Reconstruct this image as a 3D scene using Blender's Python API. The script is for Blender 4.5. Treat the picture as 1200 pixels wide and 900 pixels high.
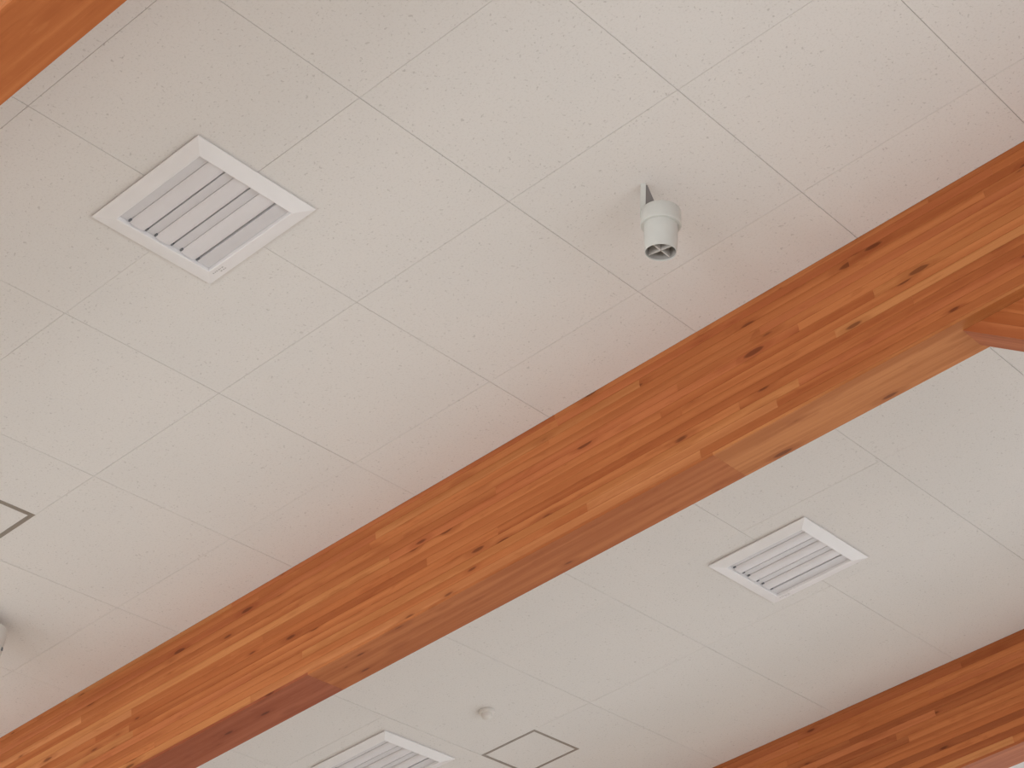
import bpy, math, random
from mathutils import Matrix, Vector

# ------------------------------------------------------------------ scene
for o in list(bpy.data.objects):
    bpy.data.objects.remove(o, do_unlink=True)
SC = bpy.context.scene
COL = SC.collection
U = 0.6                                   # one ceiling tile = 0.6 m
SLOPE = math.radians(11.31)               # the ceiling rises 2 in 10 along the beams
CS, SN = math.cos(SLOPE), math.sin(SLOPE)
H0 = 4.82                                 # height of the grid origin on the ceiling
# ceiling frame: a runs down the slope along the beams, b across the beams, d = depth below the ceiling
MC = Matrix(((CS, 0, -SN, 0), (0, -1, 0, 0), (-SN, 0, -CS, H0), (0, 0, 0, 1)))


def W(a, b, d=0.0):
    """ceiling grid units -> world metres"""
    return MC @ Vector((a * U, b * U, d * U))


# ------------------------------------------------------------------ camera
cam = bpy.data.cameras.new('camera')
cam_o = bpy.data.objects.new('camera', cam)
COL.objects.link(cam_o)
RX = Vector((-0.7525, 0.6498, 0.10718))   # camera right / down / forward in the ceiling frame
RY = Vector((0.4522, 0.3921, 0.80115))
RX.normalize(); RY = (RY - RX * RX.dot(RY)).normalized(); RZ = RX.cross(RY)
rot = Matrix((MC.to_3x3() @ RX, MC.to_3x3() @ -RY, MC.to_3x3() @ -RZ)).transposed()
cam_o.matrix_world = Matrix.Translation(W(-2.99280, -4.60025, 6.06361)) @ rot.to_4x4()
cam.sensor_width = 36.0
cam.lens = 36.0 * 2277.97 / 1200.0
cam.clip_end = 200
SC.camera = cam_o

# ------------------------------------------------------------------ world and daylight at the windows
SC.view_settings.view_transform = 'Standard'
SC.view_settings.look = 'None'
SC.view_settings.gamma = 1.0
SC.view_settings.use_curve_mapping = False
SC.view_settings.exposure = 0.10
world = bpy.data.worlds.new('daylight')
SC.world = world
world.use_nodes = True
world.node_tree.nodes['Background'].inputs[0].default_value = (0.80, 0.88, 1.0, 1)
world.node_tree.nodes['Background'].inputs[1].default_value = 1.0

A0, A1, B0, B1 = -10.0, 12.0, -9.0, 12.0  # room in ceiling grid units
X0, X1 = W(A0, 0).x, W(A1, 0).x
Y0, Y1 = -B1 * U, -B0 * U                 # world y runs against b


def window_light(name, loc, rot_euler, sx, sy, power, color):
    l = bpy.data.lights.new(name, 'AREA')
    l.shape = 'RECTANGLE'
    l.size, l.size_y = sx, sy
    l.energy = power
    l.color = color
    o = bpy.data.objects.new(name, l)
    COL.objects.link(o)
    o.location = loc
    o.rotation_euler = rot_euler
    return o


WIN_X = [(-6.4, -4.2), (-3.5, -1.3), (-0.6, 1.6), (2.3, 4.5)]       # y ranges in the upslope wall
WIN_Y = [(-1.9, 0.3), (1.2, 3.4), (4.3, 6.5)]         # x ranges in the wall behind the camera
WZ0, WZ1 = 0.7, 3.2
TILT = math.radians(35)                    # sky light falls in from above
for (y0, y1) in WIN_X:
    window_light('window_daylight', (X0 - 0.75, (y0 + y1) / 2, (WZ0 + WZ1) / 2), (0, -math.pi / 2 + TILT, 0),
                 WZ1 - WZ0, y1 - y0, 68, (0.93, 0.97, 1.0))
for (x0, x1) in WIN_Y:
    window_light('window_daylight', ((x0 + x1) / 2, Y1 + 0.75, (WZ0 + WZ1) / 2), (-math.pi / 2 + TILT, 0, 0),
                 x1 - x0, WZ1 - WZ0, 150, (0.93, 0.97, 1.0))

for (x0, x1) in WIN_Y:
    window_light('window_daylight', ((x0 + x1) / 2, Y0 - 0.75, (WZ0 + WZ1) / 2), (math.pi / 2 - TILT, 0, 0),
                 x1 - x0, WZ1 - WZ0, 52, (0.93, 0.97, 1.0))


# ------------------------------------------------------------------ helpers
def tag(o, label=None, cat=None, group=None, kind=None):
    if label: o['label'] = label
    if cat: o['category'] = cat
    if group: o['group'] = group
    if kind: o['kind'] = kind
    return o


class MB:
    """collects faces, builds ONE mesh object"""
    def __init__(self):
        self.v, self.f, self.s = [], [], []

    def quad(self, pts, smooth=False):
        i = len(self.v)
        self.v += [tuple(p) for p in pts]
        self.f.append(tuple(range(i, i + len(pts))))
        self.s.append(smooth)

    def box(self, x0, x1, y0, y1, z0, z1):
        i = len(self.v)
        self.v += [(x, y, z) for z in (z0, z1) for y in (y0, y1) for x in (x0, x1)]
        for q in ((0, 2, 3, 1), (4, 5, 7, 6), (0, 1, 5, 4), (2, 6, 7, 3), (0, 4, 6, 2), (1, 3, 7, 5)):
            self.f.append(tuple(i + k for k in q)); self.s.append(False)
        return self

    def hexa(self, p):
        """8 points: 4 of one face, then the 4 opposite ones"""
        i = len(self.v)
        self.v += [tuple(q) for q in p]
        for q in ((0, 3, 2, 1), (4, 5, 6, 7), (0, 1, 5, 4), (1, 2, 6, 5), (2, 3, 7, 6), (3, 0, 4, 7)):
            self.f.append(tuple(i + k for k in q)); self.s.append(False)
        return self

    def lathe(self, prof, n=40, smooth=True):
        """profile [(r, z)...] around z; r = 0 closes"""
        i = len(self.v)
        for (r, z) in prof:
            for k in range(n):
                t = 2 * math.pi * k / n
                self.v.append((r * math.cos(t), r * math.sin(t), z))
        for j in range(len(prof) - 1):
            for k in range(n):
                k2 = (k + 1) % n
                self.f.append((i + j * n + k, i + j * n + k2, i + (j + 1) * n + k2, i + (j + 1) * n + k))
                self.s.append(smooth)
        return self

    def build(self, name, mat, parent=None, matrix=None, sharp=35):
        me = bpy.data.meshes.new(name)
        me.from_pydata(self.v, [], self.f)
        import bmesh
        bm = bmesh.new(); bm.from_mesh(me)
        bmesh.ops.remove_doubles(bm, verts=bm.verts, dist=1e-6)
        bmesh.ops.dissolve_degenerate(bm, edges=bm.edges, dist=1e-7)
        bmesh.ops.recalc_face_normals(bm, faces=bm.faces)
        bm.to_mesh(me); bm.free()
        if any(self.s):
            me.polygons.foreach_set('use_smooth', [True] * len(me.polygons))
            me.set_sharp_from_angle(angle=math.radians(sharp))
        me.materials.append(mat)
        o = bpy.data.objects.new(name, me)
        COL.objects.link(o)
        if parent is not None:
            o.parent = parent
        if matrix is not None:
            o.matrix_local = matrix
        return o


def empty(name, matrix):
    o = bpy.data.objects.new(name, None)
    o.empty_display_size = 0.1
    COL.objects.link(o)
    o.matrix_world = matrix
    return o


def copy_tree(o, parent=None):
    c = o.copy(); COL.objects.link(c)
    c.parent = parent
    for ch in list(o.children):
        copy_tree(ch, c)
    return c


def cells(rect, holes):
    """rectangle minus rectangles -> (list of cells)"""
    x0, x1, y0, y1 = rect
    xs = sorted({x0, x1} | {x for h in holes for x in h[:2] if x0 < x < x1})
    ys = sorted({y0, y1} | {y for h in holes for y in h[2:] if y0 < y < y1})
    out = []
    for i in range(len(xs) - 1):
        for j in range(len(ys) - 1):
            cx, cy = (xs[i] + xs[i + 1]) / 2, (ys[j] + ys[j + 1]) / 2
            if not any(h[0] < cx < h[1] and h[2] < cy < h[3] for h in holes):
                out.append((i, j))
    return xs, ys, out


def slab(mb, rect, holes, z0, z1, fn=None):
    """plate with rectangular holes between two levels"""
    xs, ys, cl = cells(rect, holes)
    S = set(cl)
    fn = fn or (lambda x, y, z: (x, y, z))
    for (i, j) in cl:
        xa, xb, ya, yb = xs[i], xs[i + 1], ys[j], ys[j + 1]
        for z in (z0, z1):
            mb.quad([fn(xa, ya, z), fn(xb, ya, z), fn(xb, yb, z), fn(xa, yb, z)])
        for (di, dj, p, q) in ((-1, 0, (xa, ya), (xa, yb)), (1, 0, (xb, ya), (xb, yb)),
                               (0, -1, (xa, ya), (xb, ya)), (0, 1, (xa, yb), (xb, yb))):
            if (i + di, j + dj) not in S:
                mb.quad([fn(*p, z0), fn(*q, z0), fn(*q, z1), fn(*p, z1)])


# ------------------------------------------------------------------ materials
def lin(r, g, b):
    f = lambda c: (c / 255 / 12.92) if c / 255 <= 0.04045 else ((c / 255 + 0.055) / 1.055) ** 2.4
    return (f(r), f(g), f(b), 1.0)


class NT:
    def __init__(self, name):
        self.m = bpy.data.materials.new(name)
        self.m.use_nodes = True
        self.t = self.m.node_tree
        self.b = self.t.nodes['Principled BSDF']

    def n(self, kind, **kw):
        x = self.t.nodes.new(kind)
        for k, v in kw.items():
            if k.startswith('i_'):
                key = k[2:]
                x.inputs[int(key) if key.isdigit() else key.replace('_', ' ')].default_value = v
            else:
                setattr(x, k, v)
        return x

    def l(self, a, b):
        self.t.links.new(a, b)

    def math(self, op, a, b=None, clamp=False):
        x = self.n('ShaderNodeMath', operation=op, use_clamp=clamp)
        for i, v in enumerate((a, b)):
            if v is None: continue
            if isinstance(v, (int, float)): x.inputs[i].default_value = v
            else: self.l(v, x.inputs[i])
        return x.outputs[0]

    def ramp(self, fac, p0, p1, v0=0.0, v1=1.0):
        x = self.n('ShaderNodeMapRange', interpolation_type='SMOOTHSTEP')
        self.l(fac, x.inputs['Value'])
        x.inputs['From Min'].default_value = p0; x.inputs['From Max'].default_value = p1
        x.inputs['To Min'].default_value = v0; x.inputs['To Max'].default_value = v1
        return x.outputs[0]

    def mapped(self, coord, scale, offset=None):
        v = coord
        if offset is not None:
            ad = self.n('ShaderNodeVectorMath', operation='ADD')
            self.l(v, ad.inputs[0]); self.l(offset, ad.inputs[1]); v = ad.outputs[0]
        mu = self.n('ShaderNodeVectorMath', operation='MULTIPLY')
        self.l(v, mu.inputs[0]); mu.inputs[1].default_value = scale
        return mu.outputs[0]

    def mix(self, fac, a, b, mode='MIX'):
        x = self.n('ShaderNodeMix', data_type='RGBA', blend_type=mode)
        if isinstance(fac, (int, float)): x.inputs[0].default_value = fac
        else: self.l(fac, x.inputs[0])
        for i, v in ((6, a), (7, b)):
            if isinstance(v, tuple): x.inputs[i].default_value = v
            else: self.l(v, x.inputs[i])
        return x.outputs[2]


def plain(name, rgb, rough=0.5, metal=0.0, noise=0.0, nscale=30):
    m = NT(name)
    m.b.inputs['Roughness'].default_value = rough
    m.b.inputs['Metallic'].default_value = metal
    tc = m.n('ShaderNodeTexCoord')
    nz = m.n('ShaderNodeTexNoise'); nz.inputs['Scale'].default_value = nscale
    m.l(tc.outputs['Object'], nz.inputs['Vector'])
    r = m.ramp(nz.outputs['Fac'], 0.3, 0.7, 1 - noise, 1.0)
    c = m.mix(1.0, (rgb[0], rgb[1], rgb[2], 1), (1, 1, 1, 1), 'MULTIPLY')
    hs = m.n('ShaderNodeHueSaturation')
    m.l(c, hs.inputs['Color']); m.l(r, hs.inputs['Value'])
    m.l(hs.outputs[0], m.b.inputs['Base Color'])
    return m.m


def tile_material():
    m = NT('rock wool tile')
    tc = m.n('ShaderNodeTexCoord')
    oi = m.n('ShaderNodeObjectInfo')
    off = m.n('ShaderNodeVectorMath', operation='SCALE'); off.inputs[3].default_value = 1.0
    cx = m.n('ShaderNodeCombineXYZ'); s = m.math('MULTIPLY', oi.outputs['Random'], 37.0)
    m.l(s, cx.inputs[0]); m.l(s, cx.inputs[1])
    v = m.mapped(tc.outputs['Object'], (1, 1, 0), cx.outputs[0])
    # warp so the pin holes and worm tracks are irregular
    wn = m.n('ShaderNodeTexNoise'); wn.inputs['Scale'].default_value = 45
    m.l(v, wn.inputs['Vector'])
    ws = m.n('ShaderNodeVectorMath', operation='SCALE'); ws.inputs[3].default_value = 0.030
    m.l(wn.outputs['Color'], ws.inputs[0])
    wa = m.n('ShaderNodeVectorMath', operation='ADD'); m.l(v, wa.inputs[0]); m.l(ws.outputs[0], wa.inputs[1])
    vo = m.n('ShaderNodeTexVoronoi'); vo.inputs['Scale'].default_value = 66
    vo.voronoi_dimensions = '2D'
    m.l(wa.outputs[0], vo.inputs['Vector'])
    sx = m.n('ShaderNodeSeparateColor'); m.l(vo.outputs['Color'], sx.inputs[0])
    pick = m.ramp(sx.outputs[0], 0.30, 0.75)
    size = m.math('ADD', m.math('MULTIPLY', sx.outputs[1], 0.13), 0.07)
    rim = m.math('SUBTRACT', size, vo.outputs['Distance'])
    hole = m.math('MULTIPLY', m.ramp(rim, 0.0, 0.07), pick)
    fine = m.n('ShaderNodeTexNoise'); fine.inputs['Scale'].default_value = 150; fine.inputs['Detail'].default_value = 3
    m.l(v, fine.inputs['Vector'])
    big = m.n('ShaderNodeTexNoise'); big.inputs['Scale'].default_value = 2.5
    m.l(v, big.inputs['Vector'])
    c = m.mix(m.ramp(big.outputs['Fac'], 0.3, 0.7), (0.790, 0.765, 0.735, 1), (0.805, 0.775, 0.742, 1))
    c = m.mix(m.math('MULTIPLY', m.ramp(fine.outputs['Fac'], 0.50, 0.72), 0.16), c, (0.50, 0.46, 0.42, 1))
    c = m.mix(m.math('MULTIPLY', hole, 0.32), c, (0.36, 0.33, 0.30, 1))
    m.l(c, m.b.inputs['Base Color'])
    m.b.inputs['Roughness'].default_value = 0.95
    m.b.inputs['Specular IOR Level'].default_value = 0.1
    hgt = m.math('SUBTRACT', m.math('MULTIPLY', fine.outputs['Fac'], 0.3), hole)
    bp = m.n('ShaderNodeBump'); bp.inputs['Strength'].default_value = 0.5; bp.inputs['Distance'].default_value = 0.0015
    m.l(hgt, bp.inputs['Height']); m.l(bp.outputs[0], m.b.inputs['Normal'])
    return m.m


def wood_material():
    """varnished larch: tone from the object's colour, grain along local x, knots"""
    m = NT('varnished larch')
    tc = m.n('ShaderNodeTexCoord')
    oi = m.n('ShaderNodeObjectInfo')
    cx = m.n('ShaderNodeCombineXYZ')
    s = m.math('MULTIPLY', oi.outputs['Random'], 71.0)
    m.l(s, cx.inputs[0]); m.l(m.math('MULTIPLY', s, 0.37), cx.inputs[1]); m.l(m.math('MULTIPLY', s, 0.61), cx.inputs[2])
    P, O = tc.outputs['Object'], cx.outputs[0]

    def noise(scale, detail=3.0, rough=0.55, dist=0.0):
        nz = m.n('ShaderNodeTexNoise'); nz.inputs['Scale'].default_value = 1.0
        nz.inputs['Detail'].default_value = detail; nz.inputs['Roughness'].default_value = rough
        nz.inputs['Distortion'].default_value = dist
        m.l(m.mapped(P, scale, O), nz.inputs['Vector'])
        return nz.outputs['Fac']

    broad = noise((0.9, 24, 24), 2.0)
    streak = noise((1.6, 95, 95), 3.0)
    fine = noise((7.0, 420, 420), 2.0)
    tone = oi.outputs['Color']
    c = m.mix(m.ramp(broad, 0.38, 0.66), m.mix(1.0, tone, (0.86, 0.78, 0.72, 1), 'MULTIPLY'),
              m.mix(1.0, tone, (1.10, 1.14, 1.18, 1), 'MULTIPLY'))
    c = m.mix(m.math('MULTIPLY', m.ramp(streak, 0.52, 0.72), 0.30), c, m.mix(1.0, tone, (0.70, 0.58, 0.48, 1), 'MULTIPLY'))
    c = m.mix(m.math('MULTIPLY', m.ramp(streak, 0.44, 0.28), 0.28), c, m.mix(1.0, tone, (1.22, 1.34, 1.50, 1), 'MULTIPLY'))
    c = m.mix(m.math('MULTIPLY', m.ramp(fine, 0.5, 0.75), 0.22), c, m.mix(1.0, tone, (0.72, 0.60, 0.52, 1), 'MULTIPLY'))
    mott = noise((7.5, 46, 46), 3.0, 0.6, 0.4)
    c = m.mix(m.math('MULTIPLY', m.ramp(mott, 0.56, 0.72), 0.42), c, m.mix(1.0, tone, (0.68, 0.54, 0.44, 1), 'MULTIPLY'))
    c = m.mix(m.math('MULTIPLY', m.ramp(mott, 0.42, 0.28), 0.30), c, m.mix(1.0, tone, (1.14, 1.22, 1.30, 1), 'MULTIPLY'))
    # knots: sparse cells, long ovals along the grain
    vo = m.n('ShaderNodeTexVoronoi'); vo.inputs['Scale'].default_value = 1.0
    m.l(m.mapped(P, (5.4, 21.0, 21.0), O), vo.inputs['Vector'])
    sc = m.n('ShaderNodeSeparateColor'); m.l(vo.outputs['Color'], sc.inputs[0])
    pick = m.ramp(sc.outputs[0], 0.30, 0.34)
    wob = m.math('MULTIPLY', m.math('SUBTRACT', noise((9, 60, 60), 2.0), 0.5), 0.16)
    d = m.math('ADD', vo.outputs['Distance'], wob)
    rad = m.math('ADD', m.math('MULTIPLY', sc.outputs[1], 0.17), 0.05)
    halo = m.math('MULTIPLY', m.ramp(m.math('SUBTRACT', m.math('MULTIPLY', rad, 2.3), d), 0.0, 0.22), pick)
    core = m.math('MULTIPLY', m.ramp(m.math('SUBTRACT', rad, d), 0.0, 0.08), pick)
    c = m.mix(m.math('MULTIPLY', halo, 0.40), c, m.mix(1.0, tone, (0.62, 0.46, 0.36, 1), 'MULTIPLY'))
    c = m.mix(m.math('MULTIPLY', core, 0.80), c, m.mix(1.0, tone, (0.30, 0.21, 0.17, 1), 'MULTIPLY'))
    m.l(c, m.b.inputs['Base Color'])
    m.b.inputs['Roughness'].default_value = 0.6
    m.b.inputs['Specular IOR Level'].default_value = 0.2
    bp = m.n('ShaderNodeBump'); bp.inputs['Strength'].default_value = 0.12; bp.inputs['Distance'].default_value = 0.001
    m.l(streak, bp.inputs['Height']); m.l(bp.outputs[0], m.b.inputs['Normal'])
    return m.m


def floor_material():
    m = NT('light wooden floor')
    tc = m.n('ShaderNodeTexCoord')
    nz = m.n('ShaderNodeTexNoise'); nz.inputs['Scale'].default_value = 1.0
    m.l(m.mapped(tc.outputs['Object'], (2, 30, 1)), nz.inputs['Vector'])
    c = m.mix(m.ramp(nz.outputs['Fac'], 0.3, 0.7), (0.58, 0.51, 0.43, 1), (0.65, 0.58, 0.50, 1))
    m.l(c, m.b.inputs['Base Color'])
    m.b.inputs['Roughness'].default_value = 0.4
    return m.m


TILE = tile_material()
WOOD = wood_material()
FLOOR = floor_material()
WALL = plain('wall paint', (0.74, 0.71, 0.67), 0.8, 0, 0.04, 6)
BACK = plain('ceiling void board', (0.20, 0.19, 0.18), 0.9, 0, 0.05, 8)
WHITE = plain('white enamel', (0.91, 0.90, 0.90), 0.35, 0, 0.02, 20)
SLATW = plain('white louvre blade', (0.80, 0.78, 0.79), 0.45, 0, 0.02, 20)
PANEL = plain('louvre back panel', (0.72, 0.70, 0.71), 0.5, 0, 0.03, 20)
CLIP = plain('dark grey clip', (0.16, 0.17, 0.18), 0.5, 0, 0.05, 40)
MARK = plain('grey print', (0.50, 0.49, 0.48), 0.7, 0, 0.02, 40)
LAMPW = plain('off white plastic', (0.64, 0.64, 0.60), 0.4, 0, 0.03, 25)
SHADE_WEDGE = plain('dark shade wedge', (0.20, 0.18, 0.17), 0.6, 0, 0.05, 25)  # shade beside the spotlight arm, put in as a dark colour
LAMPIN = plain('lamp interior', (0.40, 0.37, 0.34), 0.5, 0, 0.05, 25)
BAFFLE = plain('baffle blade', (0.62, 0.58, 0.54), 0.5, 0, 0.03, 25)
ALU = plain('dull aluminium', (0.37, 0.33, 0.285), 0.45, 0.5, 0.05, 25)
CREAM = plain('cream plastic', (0.76, 0.73, 0.68), 0.45, 0, 0.03, 40)
FRAMEW = plain('window frame paint', (0.8, 0.8, 0.78), 0.5, 0, 0.02, 10)

# ------------------------------------------------------------------ room shell (vertical walls, level floor)
T = 0.2
mb = MB(); mb.box(X0 - T, X1 + T, Y0 - T, Y1 + T, -0.2, 0.0)
tag(mb.build('floor', FLOOR), 'light wooden floor of the hall', 'floor', kind='structure')


def ceil_z(x):
    return H0 - x * math.tan(SLOPE)


HW = ceil_z(X0) + 0.4


def wall(name, label, along, pos, lo, hi, wins, sign):
    mb = MB()
    holes = [(a, b, WZ0, WZ1) for (a, b) in wins]
    if along == 'y':
        fn = lambda u, v, t: (pos + sign * t, u, v)
    else:
        fn = lambda u, v, t: (u, pos + sign * t, v)
    slab(mb, (lo, hi, 0.0, HW), holes, 0.0, T, fn)
    tag(mb.build(name, WALL), label, 'wall', kind='structure')
    for k, (a, b) in enumerate(wins):
        r = MB()
        w = 0.05
        for (u0, u1, v0, v1) in ((a, b, WZ0, WZ0 + w), (a, b, WZ1 - w, WZ1), (a, a + w, WZ0 + w, WZ1 - w),
                                 (b - w, b, WZ0 + w, WZ1 - w), ((a + b) / 2 - w / 2, (a + b) / 2 + w / 2, WZ0 + w, WZ1 - w)):
            p = [fn(u, v, t) for t in (0.06, 0.12) for (u, v) in ((u0, v0), (u1, v0), (u1, v1), (u0, v1))]
            r.hexa(p)
        wall.n += 1
        tag(r.build('window_%d' % wall.n, FRAMEW),
            'white framed %s window in the %s wall of the hall' % (('first', 'second', 'third', 'fourth')[k], {'wall_upslope': 'high', 'wall_near': 'near', 'wall_far': 'far'}[name]), 'window', kind='structure')


wall.n = 0
wall('wall_upslope', 'white wall with tall windows on the high side', 'y', X0, Y0 - T, Y1 + T, WIN_X, -1)
wall('wall_downslope', 'plain white wall on the low side of the hall', 'y', X1, Y0 - T, Y1 + T, [], 1)
wall('wall_near', 'white wall with windows behind the viewer', 'x', Y1, X0, X1, WIN_Y, 1)
wall('wall_far', 'white wall with windows at the far side', 'x', Y0, X0, X1, WIN_Y, -1)

# ------------------------------------------------------------------ ceiling: void board + separate tiles
BW = 0.29                                            # beam width (tiles)
BD = 0.75                                            # beam depth below the ceiling
BEAMS = [2.5, -1.81, 6.9]                            # b of each beam's near face
VENTS = [(2.0, 0.0), (2.0, 4.83), (5.5, 4.83)]
VHOLE = 0.29
HATCHES = [(4.5, 5.0, 0.5, 1.0), (4.5, 5.0, 5.32, 5.82)]

holes_u = [(a - VHOLE, a + VHOLE, b - VHOLE, b + VHOLE) for (a, b) in VENTS] + HATCHES
mb = MB()
slab(mb, (A0 * U, A1 * U, B0 * U, B1 * U), [tuple(x * U for x in h) for h in holes_u[:3]], -0.040, -0.0150)
ceiling = mb.build('ceiling', BACK, None, MC)
tag(ceiling, 'white ceiling of square speckled rock wool tiles between wooden beams', 'ceiling', kind='structure')

random.seed(4)
GA, GB = 0.0008, 0.0006                              # half the joint width (m) across a and across b
bays = [(B0, -1.81, 0.0), (-1.52, 2.5, 0.0), (2.79, 6.9, 0.32), (7.19, B1, 0.32)]
rest = MB()
for (b0, b1, off) in bays:
    gb = GB if off == 0.0 else 0.00025
    lines = [b0] + [k + off for k in range(-12, 15) if b0 + 0.02 < k + off < b1 - 0.02] + [b1]
    for j in range(len(lines) - 1):
        for ia in range(int(A0), int(A1)):
            r = (ia * U + GA, (ia + 1) * U - GA, lines[j] * U + (gb if j else 0.002),
                 lines[j + 1] * U - (gb if j < len(lines) - 2 else 0.002))
            hs = [tuple(x * U for x in h) for h in holes_u]
            hs = [h for h in hs if h[0] < r[1] and h[1] > r[0] and h[2] < r[3] and h[3] > r[2]]
            dz = random.uniform(-0.0004, 0.0004)
            near = -3 <= ia <= 8 and -3.2 <= lines[j] <= 9.2
            if near:
                t = MB(); slab(t, r, hs, -0.0148, dz)
                t.build('ceiling_tile', TILE, ceiling, Matrix.Identity(4))
            else:
                slab(rest, r, hs, -0.0148, dz)
o = rest.build('ceiling_tile_field', TILE, ceiling, Matrix.Identity(4))
o['kind'] = 'stuff'

# ------------------------------------------------------------------ laminated beams
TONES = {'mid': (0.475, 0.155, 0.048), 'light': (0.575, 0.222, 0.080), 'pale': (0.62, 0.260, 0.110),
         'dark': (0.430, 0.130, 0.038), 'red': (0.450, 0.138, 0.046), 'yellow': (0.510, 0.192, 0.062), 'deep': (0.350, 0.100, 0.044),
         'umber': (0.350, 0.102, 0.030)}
PICK = ['mid'] * 11 + ['light'] * 2 + ['dark'] * 3 + ['red'] * 4 + ['yellow'] * 2


def tint(o, key, rng=None):
    c = TONES[key]
    k = rng.uniform(0.95, 1.05) if rng else 1.0
    o.color = (c[0] * k, c[1] * k, c[2] * k, 1)


def lamella(name, parent, a0, a1, b0, b1, d0, d1, key, rng):
    """one board of the stack, its long lower edges eased"""
    g = 0.0002
    x0, x1, y0, y1, z0, z1 = a0 * U + g, a1 * U - g, b0 * U, b1 * U, d0 * U + g, d1 * U - g
    e = 0.0006
    prof = [(y0 + e, z0), (y1 - e, z0), (y1, z0 + e), (y1, z1 - e), (y1 - e, z1), (y0 + e, z1), (y0, z1 - e), (y0, z0 + e)]
    mb = MB()
    n = len(prof)
    for k in range(n):
        p, q = prof[k], prof[(k + 1) % n]
        mb.quad([(x0, *p), (x1, *p), (x1, *q), (x0, *q)])
    mb.quad([(x0, *p) for p in prof]); mb.quad([(x1, *p) for p in prof])
    o = mb.build(name, WOOD, parent, Matrix.Identity(4))
    tint(o, key, rng)
    return o


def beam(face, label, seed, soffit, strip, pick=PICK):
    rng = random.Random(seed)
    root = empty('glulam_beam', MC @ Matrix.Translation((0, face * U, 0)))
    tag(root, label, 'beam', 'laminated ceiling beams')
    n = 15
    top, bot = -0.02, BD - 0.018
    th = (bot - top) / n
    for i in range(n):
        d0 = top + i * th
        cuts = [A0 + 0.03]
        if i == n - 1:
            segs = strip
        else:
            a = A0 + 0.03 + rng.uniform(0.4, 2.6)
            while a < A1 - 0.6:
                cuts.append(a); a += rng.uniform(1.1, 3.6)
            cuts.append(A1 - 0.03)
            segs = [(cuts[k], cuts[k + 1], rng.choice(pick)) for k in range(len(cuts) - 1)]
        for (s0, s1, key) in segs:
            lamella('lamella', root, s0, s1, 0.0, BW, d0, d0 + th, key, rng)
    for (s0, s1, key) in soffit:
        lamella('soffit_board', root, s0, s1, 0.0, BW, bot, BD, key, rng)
    return root


E0, E1 = A0 + 0.03, A1 - 0.03
beam(2.5, 'long laminated wooden beam running diagonally across the middle of the white ceiling', 11,
     [(E0, -1.83, 'mid'), (-1.83, 1.05, 'yellow'), (1.05, 3.927, 'mid'), (3.927, 6.8, 'deep'), (6.8, E1, 'mid')],
     [(E0, -1.6, 'mid'), (-1.6, 1.12, 'mid'), (1.12, 4.4, 'light'), (4.4, 7.0, 'yellow'), (7.0, E1, 'mid')])
beam(-1.81, 'laminated wooden beam cut off by the top left corner near the largest vent', 23,
     [(E0, -2.0, 'mid'), (-2.0, 3.2, 'mid'), (3.2, 6.0, 'red'), (6.0, E1, 'mid')],
     [(E0, -1.0, 'mid'), (-1.0, 3.4, 'light'), (3.4, 6.4, 'mid'), (6.4, E1, 'red')])
beam(6.9, 'laminated wooden beam in the bottom right corner, boards toned dark for the dim light', 37,
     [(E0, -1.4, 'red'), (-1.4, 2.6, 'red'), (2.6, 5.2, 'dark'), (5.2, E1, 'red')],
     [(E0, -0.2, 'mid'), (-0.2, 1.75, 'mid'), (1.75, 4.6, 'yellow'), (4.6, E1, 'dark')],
     ['dark'] * 6 + ['red'] * 4 + ['mid'] * 3 + ['umber'] * 4)  # darker board mix paints in the dimmer light on this beam

# knee brace under the middle beam, standing on a post outside the picture
BR_A, BR_S, BR_T = -0.348, 0.80, 0.36
BY0, BY1 = 0.07, 0.24                                # its width, set in from the beam's faces
brl = math.hypot(1, BR_S)
dirv = Vector((-1 / brl, 0, BR_S / brl))             # along the brace, away from the beam (ceiling frame)
upv = Vector((-BR_S / brl, 0, -1 / brl))             # towards its upper face
MBR = Matrix(((dirv.x, 0, upv.x, 0), (0, -1, 0, 0), (dirv.z, 0, upv.z, 0), (0, 0, 0, 1)))
MBR = Matrix.Translation((BR_A * U, 2.5 * U, BD * U)) @ MBR
brace = empty('knee_brace', MC @ MBR)
tag(brace, 'wooden knee brace branching down from the underside of the middle beam', 'brace')
rng = random.Random(5)
BR_L = 3.3
for k in range(6):
    t0, t1 = BR_T * k / 6 * U + 0.0002, BR_T * (k + 1) / 6 * U - 0.0002
    cut = lambda t: t / BR_S + 0.002                 # where this layer leaves the beam's underside
    mb = MB()
    p = []
    for y in (-BY0 * U, -BY1 * U):
        p += [(cut(t0), y, t0), (cut(t1), y, t1), (BR_L * U, y, t1), (BR_L * U, y, t0)]
    mb.hexa(p)
    o = mb.build('lamella', WOOD, brace, Matrix.Identity(4))
    tint(o, ['red', 'dark', 'mid', 'red', 'dark', 'mid'][k], rng)
low = MC @ MBR @ Vector((BR_L * U, 0, 0)); top_ = MC @ MBR @ Vector((BR_L * U, 0, BR_T * U))
px = min(low.x, top_.x) - 0.002                      # the post stands just beyond the brace's end
py = (MC @ Vector((0, (2.5 + BW / 2) * U, 0))).y
mb = MB(); mb.box(px - 0.24, px, py - BW * U / 2, py + BW * U / 2, 0.0, ceil_z(px) - BD * U / CS - 0.004)
post = mb.build('timber_post', WOOD)
tint(post, 'mid')
tag(post, 'square wooden post carrying the knee brace', 'post')


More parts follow.
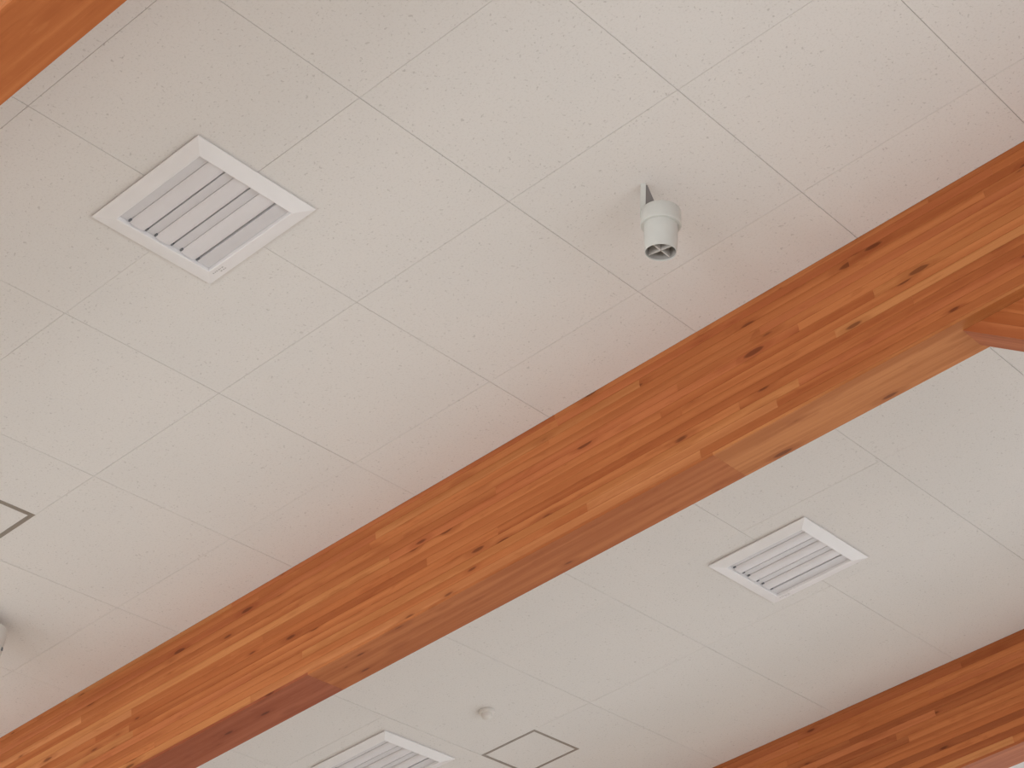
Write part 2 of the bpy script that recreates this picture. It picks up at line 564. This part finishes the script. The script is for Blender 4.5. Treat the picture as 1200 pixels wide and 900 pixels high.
# ------------------------------------------------------------------ louvred vents
def make_vent():
    S, s = 0.361 * U, 0.280 * U                      # outer edge, inner lip of the frame
    zo, zl = 0.0075, 0.0180                           # outer edge and lip below the ceiling
    zp = 0.0035                                       # panel strips between the blades
    root = empty('louvred_vent', MC)
    I4 = Matrix.Identity(4)
    fr = MB()
    corners = [(-1, -1), (1, -1), (1, 1), (-1, 1)]
    rings = [(S - 0.004, 0.0), (S - 0.004, 0.0035), (S, 0.0045), (S, zo), (s + 0.003, zl), (s, zl - 0.001), (s - 0.001, -0.003)]
    for k in range(4):                                # mitred rails sloping outwards
        c0, c1 = corners[k], corners[(k + 1) % 4]
        for q in range(len(rings) - 1):
            (r0, h0), (r1, h1) = rings[q], rings[q + 1]
            fr.quad([(c0[0] * r0, c0[1] * r0, h0), (c1[0] * r0, c1[1] * r0, h0),
                     (c1[0] * r1, c1[1] * r1, h1), (c0[0] * r1, c0[1] * r1, h1)])
    frame = fr.build('frame', WHITE, root, I4)
    # maker's print on the corner of the frame
    mk = MB()
    rng = random.Random(2)
    for f, xe in ((0.28, 0.166), (0.52, 0.152)):
        x = 0.128
        hy = lambda g: (s + 0.003 + (S - s - 0.003) * g, zl + (zo - zl) * g + 0.0004)
        while x < xe:
            w = rng.uniform(0.0025, 0.006)
            mk.quad([(x, *hy(f)), (x + w, *hy(f)), (x + w, *hy(f + 0.10)), (x, *hy(f + 0.10))])
            x += w + rng.uniform(0.0015, 0.004)
    mk.build('maker_print', MARK, frame, I4)
    L = s - 0.0015
    bk = MB(); bk.box(-L, L, -L, L, -0.012, -0.008)
    bk.build('back_panel', PANEL, root, I4)
    hw = 0.046 * U
    ycs = [c * U for c in (-0.167, -0.012, 0.144)]
    slot = 0.0075                                     # air slot on the far side of every blade
    edges = [-L] + [y + hw + slot for y in ycs]
    ends = [y - hw - 0.001 for y in ycs] + [L]
    for k, (y0, y1) in enumerate(zip(edges, ends)):
        z1 = zp if k < 3 else zp + 0.004                # the last strip sits closer to the lip
        st = MB(); st.box(-L, L, y0, y1, zp - 0.006, z1)
        st.build('panel_strip', PANEL, root, I4)
    for yc in ycs:
        sl = MB()
        m = 10
        prof = [(yc + (-1 + 2 * k / m) * hw, zp + 0.0025 + 0.0060 * (1 - abs(-1 + 2 * k / m) ** 3)) for k in range(m + 1)]
        ring = prof + [(yc + hw, zp - 0.005), (yc - hw, zp - 0.005)]
        n = len(ring)
        for k in range(n):
            p, q = ring[k], ring[(k + 1) % n]
            sl.quad([(-L + 0.001, *p), (L - 0.001, *p), (L - 0.001, *q), (-L + 0.001, *q)], k < m)
        sl.quad([(-L + 0.001, *p) for p in ring]); sl.quad([(L - 0.001, *p) for p in ring])
        slat = sl.build('louvre_blade', SLATW, root, I4)
        for e in (-1, 1):
            cl = MB()
            y = yc + e * (hw + 0.0020)
            cl.box(L - 0.014, L - 0.004, y - 0.0024, y + 0.0024, zp - 0.004, zp + 0.005)
            cl.build('end_clip', CLIP, slat, I4)
    return root


vent = make_vent()
VL = ['largest white louvred ceiling vent, in the upper left beside the corner beam',
      'white louvred ceiling vent on the right, between the middle and bottom right beams',
      'white louvred ceiling vent cut by the bottom edge, next to the outlined square hatch']
for i, (a, b) in enumerate(VENTS):
    o = vent if i == 0 else copy_tree(vent)
    o.matrix_world = MC @ Matrix.Translation((a * U, b * U, 0))
    tag(o, VL[i], 'vent', 'square louvred ceiling vents')

# ------------------------------------------------------------------ access hatches
HL = ['white square access hatch with wide grey frame cut by the left edge',
      'white square access hatch outlined by a thin grey frame near the bottom']
for i, (a0, a1, b0, b1) in enumerate(HATCHES):
    root = empty('access_hatch', MC @ Matrix.Translation(((a0 + a1) / 2 * U, (b0 + b1) / 2 * U, 0)))
    tag(root, HL[i], 'hatch', 'ceiling access hatches')
    h = (a1 - a0) / 2 * U
    w = (0.0165, 0.0125)[i]
    f = MB()
    slab(f, (-h, h, -h, h), [(-h + w, h - w, -h + w, h - w)], -0.012, 0.0012)
    f.build('frame', ALU, root, Matrix.Identity(4))
    p = MB(); q = h - w - 0.0008
    slab(p, (-q, q, -q, q), [], -0.012, 0.0003)
    p.build('panel', TILE, root, Matrix.Identity(4))


# ------------------------------------------------------------------ spotlight on a flat arm
R3 = MC.to_3x3()
right = (R3 @ RX); right.z = 0; right.normalize()             # horizontal, to the picture's right
toward = Vector((right.y, -right.x, 0))                       # horizontal, towards the viewer
if toward.dot(cam_o.matrix_world.translation - W(0.49, 1.38)) < 0:
    toward = -toward
foot = W(0.489, 1.38, 0)
base = Matrix.Identity(4)
base.col[0] = (*right, 0); base.col[1] = (*(Vector((0, 0, 1)).cross(right)), 0); base.col[2] = (0, 0, 1, 0)
base.col[3] = (*foot, 1)
spot = empty('spotlight', base)
tag(spot, 'white cylindrical spotlight with a cross baffle hanging on a short arm', 'spotlight')
AX = 0.051                                                    # lamp axis to the right of the arm
arm = MB()
arm.box(-0.0075, 0.0075, -0.003, 0.003, -0.112, 0.004)
arm.build('arm', LAMPW, spot, Matrix.Identity(4))
zt = -0.084
off = Matrix.Translation((AX, 0.0, 0))
gs = MB()  # dark wedge added to stand for the shade between arm and collar
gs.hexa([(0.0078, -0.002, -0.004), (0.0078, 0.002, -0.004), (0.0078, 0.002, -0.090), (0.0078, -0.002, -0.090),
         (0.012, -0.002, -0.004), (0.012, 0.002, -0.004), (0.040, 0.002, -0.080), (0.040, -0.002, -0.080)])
gs.build('shade_wedge', SHADE_WEDGE, spot, Matrix.Identity(4))
co = MB()
co.lathe([(0.0, zt), (0.040, zt), (0.052, zt - 0.003), (0.0565, zt - 0.010), (0.0575, zt - 0.054), (0.056, zt - 0.056), (0.0475, zt - 0.056)], 48)
collar = co.build('collar', LAMPW, spot, off)
br = MB()
br.lathe([(0.0475, zt - 0.050), (0.0470, zt - 0.100), (0.0445, zt - 0.142), (0.0435, zt - 0.143), (0.0425, zt - 0.142), (0.043, zt - 0.085), (0.0, zt - 0.082)], 48)
# outer skin and inner skin of the barrel get their own colour
barrel = br.build('barrel', LAMPW, spot, off)
ins = MB()
ins.lathe([(0.0422, zt - 0.139), (0.0427, zt - 0.088), (0.0, zt - 0.086)], 48)
ins.build('inner_reflector', LAMPIN, barrel, Matrix.Identity(4))
ty = base.to_3x3().inverted() @ toward
d1 = (Vector((1, 0, 0)) * 1.46 + ty * 1.22).normalized()
d2 = Vector((-d1.y, d1.x, 0))
for d in (d1, d2):
    n = Vector((-d.y, d.x, 0)) * 0.0016
    e = d * 0.0415
    b_ = MB()
    za, zb = zt - 0.136, zt - 0.100
    b_.hexa([(*(-e - n).xy, za), (*(e - n).xy, za), (*(e + n).xy, za), (*(-e + n).xy, za),
             (*(-e - n).xy, zb), (*(e - n).xy, zb), (*(e + n).xy, zb), (*(-e + n).xy, zb)])
    b_.build('baffle_blade', BAFFLE, barrel, Matrix.Identity(4))

# ------------------------------------------------------------------ small round detector
det = empty('heat_detector', MC @ Matrix.Translation((4.52 * U, 4.83 * U, 0)))
tag(det, 'small round cream detector on the ceiling between vent and square hatch', 'detector')
m1 = MB(); m1.lathe([(0.0, 0.0), (0.031, 0.0), (0.0335, 0.004), (0.0325, 0.012), (0.027, 0.0155), (0.0, 0.0155)], 36)
m1.build('base', CREAM, det, Matrix.Identity(4))
m2 = MB(); m2.lathe([(0.0225, 0.0145), (0.0235, 0.022), (0.0205, 0.031), (0.012, 0.036), (0.0, 0.037)], 36)
m2.build('sensor_dome', CREAM, det, Matrix.Identity(4))

# ------------------------------------------------------------------ tapered lamp at the left edge
lb = base.copy()
lf = W(5.50, 1.545, 0) - right * 0.072
lf.z = ceil_z(lf.x)
lb.col[3] = (*lf, 1)
lamp = empty('ceiling_lamp', lb)
tag(lamp, 'tapered white ceiling lamp just showing at the left edge', 'lamp')
g = MB(); g.lathe([(0.0, 0.004), (0.050, 0.004), (0.050, -0.030), (0.0, -0.030)], 36)
g.build('mount', ALU, lamp, Matrix.Identity(4))
g = MB(); g.lathe([(0.0, -0.028), (0.085, -0.028), (0.094, -0.034), (0.094, -0.060), (0.086, -0.130), (0.066, -0.200), (0.060, -0.202), (0.056, -0.198), (0.0, -0.150)], 48)
body = g.build('housing', LAMPW, lamp, Matrix.Identity(4))
g = MB(); g.box(-0.004, 0.004, -0.004, 0.004, -0.006, 0.006)
g.build('screw', CLIP, body, Matrix.Translation((0.088, 0.0, -0.112)))
